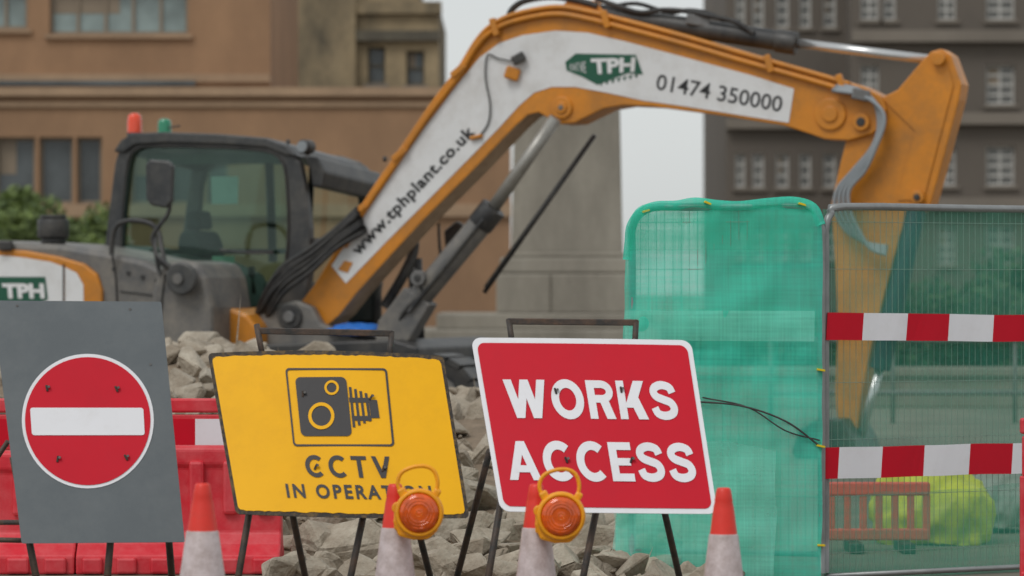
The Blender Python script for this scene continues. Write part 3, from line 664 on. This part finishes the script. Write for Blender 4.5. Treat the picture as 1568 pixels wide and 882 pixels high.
tube('joystick',C(350,450,.5),C(347,418,.5),.02,BLACK,ex); tube('joystick_knob',C(347,424,.5),C(346,408,.5),.035,BLACK,ex,bevel=.01)
tube('steering_column',C(380,470,.9),C(388,415,.9),.03,BLACK,ex)
tube('inner_post_1',C(308,232,1.35),C(314,400,1.35),.045,BLACK,ex,n=8)
tube('inner_post_2',C(376,235,1.35),C(366,470,1.35),.03,BLACK,ex,n=8)
box('inner_rail',C(330,385,.1),(1.6,.03,.05),BLACK,ex,rz=-.45)
box('sun_blind',C(310,242,.2),(1.5,.03,.1),DGREY,ex,rz=-.45)
add('notice_sheet',[C(x,y,.09) for x,y in((316,270),(358,270),(357,312),(317,312))],[[0,1,2,3]],WHITE,ex)
add('notice_sheet_2',[C(x,y,.09) for x,y in((318,392),(352,392),(352,425),(318,425))],[[0,1,2,3]],M('pale_green_sheet',(180,204,186),.6),ex)
pipe('wiper_arm',[C(335,383,.02),C(372,386,.0),C(410,387,.02)],.014,BLACK,ex); box('wiper_blade',C(398,386,-.0),(.3,.02,.04),BLACK,ex,rz=-.45)
def beacon(px,py,col,w,h):
    m=M('beacon_'+str(col[0]),col,.15,var=.1,bump=0,coat=.5)
    base=C(px,py+h/2+6,.15); s=157
    tube('beacon_stem',base+Vector((0,0,-.1)),base,.03,BLACK,ex); tube('beacon_base',base+Vector((0,0,-.02)),base+Vector((0,0,.05)),w/2/s*1.05,BLACK,ex)
    v=base+Vector((0,0,.04)); lathe('beacon_lens',v,[(w/2/s,0),(w/2/s,h/s*.6),(w/2/s*.85,h/s*.9),(w/2/s*.4,h/s)],m,ex,n=20)
beacon(194,188,(236,72,28),23,32); beacon(240,193,(24,130,94),22,25)
pipe('beacon_rail',[C(186,214,.1),C(196,204,.1),C(206,212,.1)],.018,BLACK,ex); pipe('beacon_aerial',[C(250,195,.1),C(268,192,.1)],.008,BLACK,ex)
tube('roof_lamp',C(471,225,-.1),C(471,225,.05),.07,BLACK,ex,bevel=.01); tube('roof_lamp_lens',C(471,225,-.12),C(471,225,-.1),.055,HOSE,ex); tube('roof_lamp_stem',C(471,238,0),C(471,228,0),.02,BLACK,ex)
for x in(418,567,592): tube('roof_stud',C(x,220 if x<500 else 246,.3),C(x,212 if x<500 else 238,.3),.02,BLACK,ex,n=8)
# body panels
Hd=Plane(150,36.9,19)
prism('engine_hood',[Hd(x,y,.04) for x,y in((-70,366),(25,372),(90,374),(160,386),(215,398),(262,420),(275,470),(275,590),(-70,590))],Hd.n*2.3,DGREY,ex,bevel=.05)
wpan=[(-70,376),(-10,380),(40,384),(90,393),(128,404),(148,420),(156,445),(158,560),(-70,560)]
prism('counterweight_panel',[Hd(x,y,0) for x,y in wpan],Hd.n*.1,ORANGE,ex,bevel=.02)
add('white_panel_decal',[Hd(x,y,-.006) for x,y in((-70,386),(-10,390),(35,394),(78,401),(97,408),(97,560),(-70,560))],[list(range(7))],WHITE,ex)
add('white_panel_decal_2',[Hd(x,y,-.006) for x,y in((100,409),(118,418),(128,436),(130,560),(100,560))],[list(range(5))],WHITE,ex)
add('logo_green_side',[Hd(x,y,-.012) for x,y in((-40,424),(70,424),(74,458),(60,466),(-40,466))],[list(range(5))],GREEN,ex)
text_on('logo_lettering_side','TPH',quadfn(Hd,(6,457),(70,457),(68,434),(4,434),-.018),WHITE,ex,.05)
pipe('panel_seam',[Hd(98,404,-.01),Hd(98,480,-.01),Hd(98,560,-.01)],.008,BLACK,ex)
pipe('hood_seam',[Hd(170,392,.03),Hd(176,440,.03),Hd(178,560,.03)],.008,BLACK,ex)
pipe('hood_seam_2',[Hd(182,446,.03),Hd(220,450,.03),Hd(252,455,.03)],.007,BLACK,ex)
for k in range(6): box('vent_slot',Hd(198+k*8,500,.03),(.02,.02,.3),RUBBER,ex,rz=-.33)
box('grab_rail',Hd(10,376,-.02),(.14,.1,.1),BLACK,ex,bevel=.02)
tube('exhaust_cap',Hd(47,364,.5),Hd(47,334,.5),.155,BLACK,ex,n=28,bevel=.02); tube('exhaust_cap_top',Hd(47,334,.5),Hd(47,328,.5),.13,BLACK,ex,bevel=.01); tube('exhaust_neck',Hd(47,374,.5),Hd(47,362,.5),.12,BLACK,ex)
for i in range(4): boss_=tube('hood_bolt',Hd(172+i*22,412+i*6,.02),Hd(172+i*22,412+i*6,.05),.02,BLACK,ex,n=8)
prism('side_fender',[Hd(x,y,-.35) for x,y in((254,600),(254,450),(262,420),(276,404),(300,399),(326,404),(338,425),(346,470),(346,600))],Hd.n*1.0,DGREY,ex,bevel=.05)
pipe('fender_seam',[Hd(276,420,-.36),Hd(270,480,-.36),Hd(270,560,-.36)],.008,BLACK,ex)
prism('orange_tank',[Hd(x,y,.1) for x,y in((340,470),(372,482),(386,500),(386,580),(340,580))],Hd.n*.9,ORANGE,ex,bevel=.03)
pipe('handrail',[Hd(174,392,-.05),Hd(176,362,-.05),Hd(184,344,-.05),Hd(205,338,-.05),Hd(232,342,-.05),Hd(246,356,-.05),Hd(254,380,-.1),Hd(266,405,-.2)],.025,BLACK,ex)
pipe('mirror_arm',[Hd(268,420,-.36),Hd(262,385,-.36),Hd(258,362,-.36),Hd(280,330,-.36),Hd(284,310,-.36),Hd(280,300,-.36)],.02,BLACK,ex)
prism('wing_mirror',[Hd(x,y,-.42) for x,y in((250,254),(256,246),(284,248),(292,256),(290,310),(282,320),(258,316),(251,306))],Hd.n*.07,CABM,ex,bevel=.02)
tube('round_mirror',Hd(309,427,-.5),Hd(309,427,-.44),.155,CABM,ex,n=30,bevel=.02); tube('round_mirror_hub',Hd(306,427,-.53),Hd(306,427,-.5),.05,DGREY,ex)
pipe('round_mirror_arm',[Hd(262,362,-.36),Hd(268,390,-.42),Hd(285,405,-.44),Hd(300,420,-.44)],.016,BLACK,ex)
pipe('round_mirror_arm_2',[Hd(268,400,-.38),Hd(290,412,-.4)],.03,BLACK,ex)
pipe('far_hoses',[B(560,470,.5),B(590,420,.5),B(600,380,.6),B(596,340,.6)],.05,BLACK,ex)
tube('far_post',B(596,395,.7),B(600,520,.7),.07,BLACK,ex)
prism('far_mirror',[B(x,y,.7) for x,y in((640,352),(660,336),(672,344),(668,392),(654,410),(644,396))],B.n*.08,BLACK,ex,bevel=.02)
pipe('far_mirror_arm',[B(655,400,.75),B(640,430,.75),B(632,380,.75),B(630,340,.75)],.014,BLACK,ex)
prism('upper_deck',[Hd(x,y,.0) for x,y in((-60,545),(600,520),(640,532),(640,575),(-60,600))],Hd.n*2.5,BLACK,ex,bevel=.02)
tube('slew_ring',(P(360,441,38).x,38.0,.85),(P(360,441,38).x,38.0,1.05),.75,BLACK,ex,n=32)
box('track_frame_centre',(P(360,441,38).x,38,.6),(2.6,1.6,.4),BLACK,ex,rz=-.33,bevel=.05)
u=Hd.d
for off,nm in((-.2,'near'),(2.0,'far')):
    c0=Hd(405,441,off); c0.z=.46; Lh=1.75; R=.44
    prof=[]
    for i in range(13): t=math.pi/2-math.pi*i/12; prof.append((Lh+R*math.cos(t),R*math.sin(t)))
    for i in range(13): t=-math.pi/2-math.pi*i/12; prof.append((-Lh+R*math.cos(t),R*math.sin(t)))
    prism('track_'+nm,[c0+u*x+Vector((0,0,z)) for x,z in prof],Hd.n*.55,RUBBER,ex,bevel=.01)
    for x in[-1.55+i*.19 for i in range(17)]:
        box('track_shoe',c0+u*x+Hd.n*.275+Vector((0,0,R+.01)),(.15,.58,.05),BLACK,ex,rz=-.33)
    for i in range(9):
        a=math.pi/2-math.pi*(i+.5)/9
        box('track_shoe',c0+u*(Lh+(R+.01)*math.cos(a))+Hd.n*.275+Vector((0,0,(R+.01)*math.sin(a))),(.13,.58,.05),BLACK,ex,rz=-.33,ry=math.pi/2-a)
    for x in(-1.75,1.75): tube('sprocket',c0+u*x-Hd.n*.03,c0+u*x+Hd.n*.02,.3,DGREY,ex)
t=sack(tuple(B(552,508,-.1)),(.27,.2,.09),BLUE,'tarpaulin'); t.parent=ex; t.matrix_parent_inverse=Matrix.Translation(-Vector(ex.location))
# ---------------------------------------------------------------- monument
D=58; s=F/D
def blk(par,nm,x0,x1,y0,y1,D,depth,mat,tap=0,bev=.03):
    a=P(x0,y0,D);b=P(x1,y1,D); w=b.x-a.x; cx=(a.x+b.x)/2; cy=D+depth/2; h0=b.z;h1=a.z
    v=[(cx-w/2,cy-depth/2,h0),(cx+w/2,cy-depth/2,h0),(cx+w/2,cy+depth/2,h0),(cx-w/2,cy+depth/2,h0)]
    k=1-tap; v+=[(cx-w/2*k,cy-depth/2*k,h1),(cx+w/2*k,cy-depth/2*k,h1),(cx+w/2*k,cy+depth/2*k,h1),(cx-w/2*k,cy+depth/2*k,h1)]
    return add(nm,v,[[0,1,5,4],[1,2,6,5],[2,3,7,6],[3,0,4,7],[4,5,6,7],[3,2,1,0]],mat,par,bevel=bev)
mo=root('stone_monument',P(865,441+155*.65,D))
blk(mo,'shaft',783,954,95,388,D+.3,1.7,STONE,.07)
blk(mo,'shaft_moulding',778,957,386,394,D+.24,1.8,STONE)
blk(mo,'plinth',764,963,394,418,D+.1,2.0,STONE,.02)
blk(mo,'plinth_lower',760,968,419,480,D,2.2,STONE)
blk(mo,'plinth_joint',766,962,417,420,D+.12,1.9,STJ)
box('corner_joint',(P(843,441,D-.005).x,D-.005,(P(0,420,D).z+P(0,480,D).z)/2),(.02,.02,P(0,421,D).z-P(0,479,D).z),STJ,mo)
blk(mo,'step',668,985,480,505,D-.6,3.4,STONE); blk(mo,'step_lower',640,1010,505,600,D-1,4.2,STONE)
blk(mo,'capping',808,928,60,96,D+.2,1.5,STONE,.2)
# ---------------------------------------------------------------- buildings
def building(name,px0,px1,ytop,D,depth,wall,openings,glass,frame,rec=.25):
    X=lambda p:(p-784)/F*D; Z=lambda q:EYE-(q-441)/F*D
    x0,x1=X(px0),X(px1); zt=Z(ytop); r=root(name,((x0+x1)/2,D,0)); zb=0
    ops=[(X(a),X(b),Z(d),Z(c),nx,ny) for a,b,c,d,nx,ny in openings]
    xs=sorted(set([x0,x1]+[o[0] for o in ops]+[o[1] for o in ops])); zs=sorted(set([zb,zt]+[o[2] for o in ops]+[o[3] for o in ops]))
    v=[];f=[]
    def q(*p): k=len(v); v.extend(p); f.append([k,k+1,k+2,k+3])
    for i in range(len(xs)-1):
        for j in range(len(zs)-1):
            cx=(xs[i]+xs[i+1])/2; cz=(zs[j]+zs[j+1])/2
            if any(o[0]<cx<o[1] and o[2]<cz<o[3] for o in ops): continue
            q((xs[i],D,zs[j]),(xs[i+1],D,zs[j]),(xs[i+1],D,zs[j+1]),(xs[i],D,zs[j+1]))
    for o in ops:
        a,b,c,d=o[:4]; e=D+rec
        q((a,D,c),(a,D,d),(a,e,d),(a,e,c)); q((b,D,c),(b,e,c),(b,e,d),(b,D,d)); q((a,D,d),(b,D,d),(b,e,d),(a,e,d)); q((a,D,c),(a,e,c),(b,e,c),(b,D,c))
    q((x0,D,0),(x0,D,zt),(x0,D+depth,zt),(x0,D+depth,0)); q((x1,D,0),(x1,D+depth,0),(x1,D+depth,zt),(x1,D,zt)); q((x0,D,zt),(x1,D,zt),(x1,D+depth,zt),(x0,D+depth,zt)); q((x0,D+depth,0),(x0,D+depth,zt),(x1,D+depth,zt),(x1,D+depth,0))
    add('walls',v,f,wall,r)
    for k,o in enumerate(ops):
        a,b,c,d,nx,ny=o; e=D+rec-.02
        add('window_glass',[(a,e,c),(b,e,c),(b,e,d),(a,e,d)],[[0,1,2,3]],glass,r)
        t=.07
        for i in range(nx+1):
            x=a+(b-a)*i/nx; x=min(max(x,a+t/2),b-t/2); box('window_frame',(x,e-.04,(c+d)/2),(t,.06,d-c-.004),frame,r)
        for j in range(ny+1):
            z=c+(d-c)*j/ny; z=min(max(z,c+t/2),d-t/2); box('window_frame',((a+b)/2,e-.045,z),(b-a-.004,.055,t),frame,r)
        box('window_sill',((a+b)/2,D-.03,c-.06),(b-a+.2,.16,.1),LEDGE if wall==BRICKL else BRICKR2,r)
        if (k*7)%3==1: add('window_blind',[(a+.08,e-.012,c+(d-c)*.45),(a+(b-a)*.5,e-.012,c+(d-c)*.45),(a+(b-a)*.5,e-.012,d),(a+.08,e-.012,d)],[[0,1,2,3]],WFRAMET,r)
    return r,X,Z
r,X,Z=building('tan_brick_building',-120,782,146,90,14,BRICKL,[(-95,-20,210,312,2,1),(-8,54,210,312,1,1),(60,112,210,312,1,1),(117,156,210,312,1,1),(200,252,215,312,1,1),(258,310,215,312,1,1),(316,350,215,312,1,1),(2,54,395,480,1,1),(60,112,395,480,1,1)],WGLASSD,WFRAMET,.3)
zt=Z(146); box('parapet_coping',((X(-120)+X(784))/2,90.3,zt+.08),(X(784)-X(-120)+.3,1.0,.2),LEDGE,r)
box('ledge_course',((X(-120)+X(783))/2,89.97,Z(160)),(X(783)-X(-120),.1,.12),LEDGE,r)
box('ledge_course_low',((X(-120)+X(783))/2,89.95,Z(322)),(X(783)-X(-120),.15,.3),LEDGE,r)
r,X,Z=building('tan_brick_tower_block',-120,414,-60,92,12,BRICKL,[(-60,42,-18,44,3,1),(76,288,-20,52,5,1)],WGLASS,WFRAMET,.25)
box('band_course',((X(-120)+X(414))/2,91.96,Z(120)),(X(414)-X(-120),.12,.2),LEDGE,r)
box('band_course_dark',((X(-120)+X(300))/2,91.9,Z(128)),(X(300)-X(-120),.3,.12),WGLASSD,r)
r,X,Z=building('weathered_stone_building',395,672,8,112,12,OLDST,[(563,590,72,128,1,2),(622,650,78,130,1,2)],WGLASSD,OLDDK,.3)
box('cornice',((X(520)+X(676))/2,112.2,Z(12)),(X(676)-X(520),.8,.35),OLDST,r); box('upper_wall',((X(400)+X(545))/2,112.5,Z(60)),(X(545)-X(400),1.6,Z(-20)-Z(140)),OLDST,r)
box('string_course',((X(545)+X(673))/2,111.9,Z(55)),(X(673)-X(545),.3,.3),OLDDK,r)
box('roof_block',((X(415)+X(640))/2,116,Z(0)),(X(640)-X(415),5,1.2),OLDST,r)
wn=[(x,x+w,y,y+52,1,3) for y in(-10,235,345) for x,w in((1126,15),(1152,18),(1188,20),(1224,18),(1260,20))]
r,X,Z=building('brown_brick_wing',1112,1302,-60,118,14,BRICKR,wn,WGLASSR,WFRAME,.2)
box('string_course',((X(1112)+X(1302))/2,117.9,Z(190)),(X(1302)-X(1112),.4,.3),BRICKR2,r)
wn=[]
for y0,y1 in((-30,30),(100,160),(224,284),(345,405)):
    for x0,x1 in((1318,1346),(1352,1372),(1436,1464),(1510,1554),(1610,1650)):
        if y0==100 and x0==1352: continue
        wn.append((x0,x1,y0,y1,2 if x1-x0>25 else 1,4))
r,X,Z=building('brown_brick_building',1303,1720,-90,116,16,BRICKR,wn,WGLASSR,WFRAME,.25)
for yy in(56,182,312): box('string_course',((X(1303)+X(1720))/2,115.85,Z(yy)),(X(1720)-X(1303),.45,.35),BRICKR2,r)
# ---------------------------------------------------------------- hedges / bushes
def foliage(name,c,rad,n,size,mat=LEAF):
    v=[];f=[]; c=Vector(c)
    clumps=[Vector((random.uniform(-1,1)*rad[0],random.uniform(-1,1)*rad[1],random.uniform(0,1)**.7*rad[2]))for _ in range(26)]
    for k in range(n):
        q=random.choice(clumps); cr=.3*min(rad)+.25
        d=Vector((random.gauss(0,1),random.gauss(0,1),random.gauss(0,1))).normalized()*cr*random.random()**.4
        p=c+q+d
        if p.z<.02: p.z=.02+random.random()*.3
        a=Vector((random.gauss(0,1),random.gauss(0,1),random.gauss(0,1))).normalized(); b=a.orthogonal().normalized(); s_=size*random.uniform(.6,1.3); i=len(v)
        v+=[p-a*s_,p+b*s_*.5,p+a*s_,p-b*s_*.5]; f.append([i,i+1,i+2,i+3])
    r=root(name,c); add('leaves',v,f,mat,r)
    for k in range(7):
        q=random.choice(clumps); tube('stem',c+Vector((q.x*.3,q.y*.3,0)),c+q,.06,BARK,r,r2=.02,n=6)
foliage('bush',(P(8,441,80).x,80,0),(.7,1,3.3),6000,.11)
foliage('bush',(P(112,441,82).x,82,0),(.9,1,2.9),8000,.11)
foliage('bush',(P(-50,441,78).x,78,0),(.8,1,3.2),3000,.10)
foliage('hedge',(P(1510,441,64).x,64,0),(1.0,1,1.25),7000,.09,LEAFD)
foliage('hedge',(P(1640,441,66).x,66,0),(1.5,1,1.8),6000,.09,LEAFD)
foliage('hedge',(P(1330,441,70).x,70,0),(1.6,1,.6),4000,.09,LEAFD)
foliage('hedge',(P(1130,441,75).x,75,0),(2.4,1,.7),5000,.1,LEAFD)
w=root('low_stone_wall',(5,50,0)); a=P(1010,441,50).x; b=P(1800,441,50).x
box('wall_body',((a+b)/2,50,.2),(b-a,.5,.4),STONE,w,bevel=.02); box('wall_coping',((a+b)/2,50,.46),(b-a+.1,.62,.12),STONE,w,bevel=.02)
w=root('pedestrian_guard_rail',(6,44,0)); a=P(1180,441,44).x; b=P(1800,441,44).x
for z in(.35,.95): tube('rail',(a,44,z),(b,44,z),.03,MGREY,w,n=8)
x=a
while x<b: tube('rail_post',(x,44,0),(x,44,.98),.025,MGREY,w,n=8); x+=1.4
# ---------------------------------------------------------------- world, sun, camera
wd=bpy.data.worlds.new('World'); SC.world=wd; wd.use_nodes=True; N=wd.node_tree.nodes; L=wd.node_tree.links
bg=N['Background']; sky=N.new('ShaderNodeTexSky'); sky.sky_type='NISHITA'; sky.sun_disc=False; sky.sun_elevation=math.radians(52); sky.sun_rotation=math.radians(215); sky.dust_density=1.5; sky.air_density=1.0
hs=N.new('ShaderNodeHueSaturation'); hs.inputs['Saturation'].default_value=.25
L.new(sky.outputs[0],hs.inputs['Color'])
mx=N.new('ShaderNodeMix'); mx.data_type='RGBA'; mx.inputs[0].default_value=.65; L.new(hs.outputs[0],mx.inputs[6]); mx.inputs[7].default_value=(7.0,7.3,7.3,1)
L.new(mx.outputs[2],bg.inputs[0]); bg.inputs[1].default_value=.108
sd=bpy.data.lights.new('sun','SUN'); sd.energy=1.15; sd.angle=math.radians(24); sd.color=(1,.975,.94)
so=bpy.data.objects.new('sun',sd); SC.collection.objects.link(so)
el=math.radians(52); az=math.radians(215); S_=Vector((math.sin(az)*math.cos(el),math.cos(az)*math.cos(el),math.sin(el)))
so.rotation_euler=S_.to_track_quat('Z','Y').to_euler()
cd=bpy.data.cameras.new('camera'); co=bpy.data.objects.new('camera',cd); SC.collection.objects.link(co)
co.location=(0,0,EYE); co.rotation_euler=(math.radians(90),0,0); cd.lens=135; cd.sensor_width=36; cd.clip_end=2000; cd.clip_start=.5
cd.dof.use_dof=True; cd.dof.focus_distance=19.5; cd.dof.aperture_fstop=3.2
SC.camera=co
SC.view_settings.view_transform='Standard'; SC.view_settings.look='None'; SC.view_settings.exposure=0
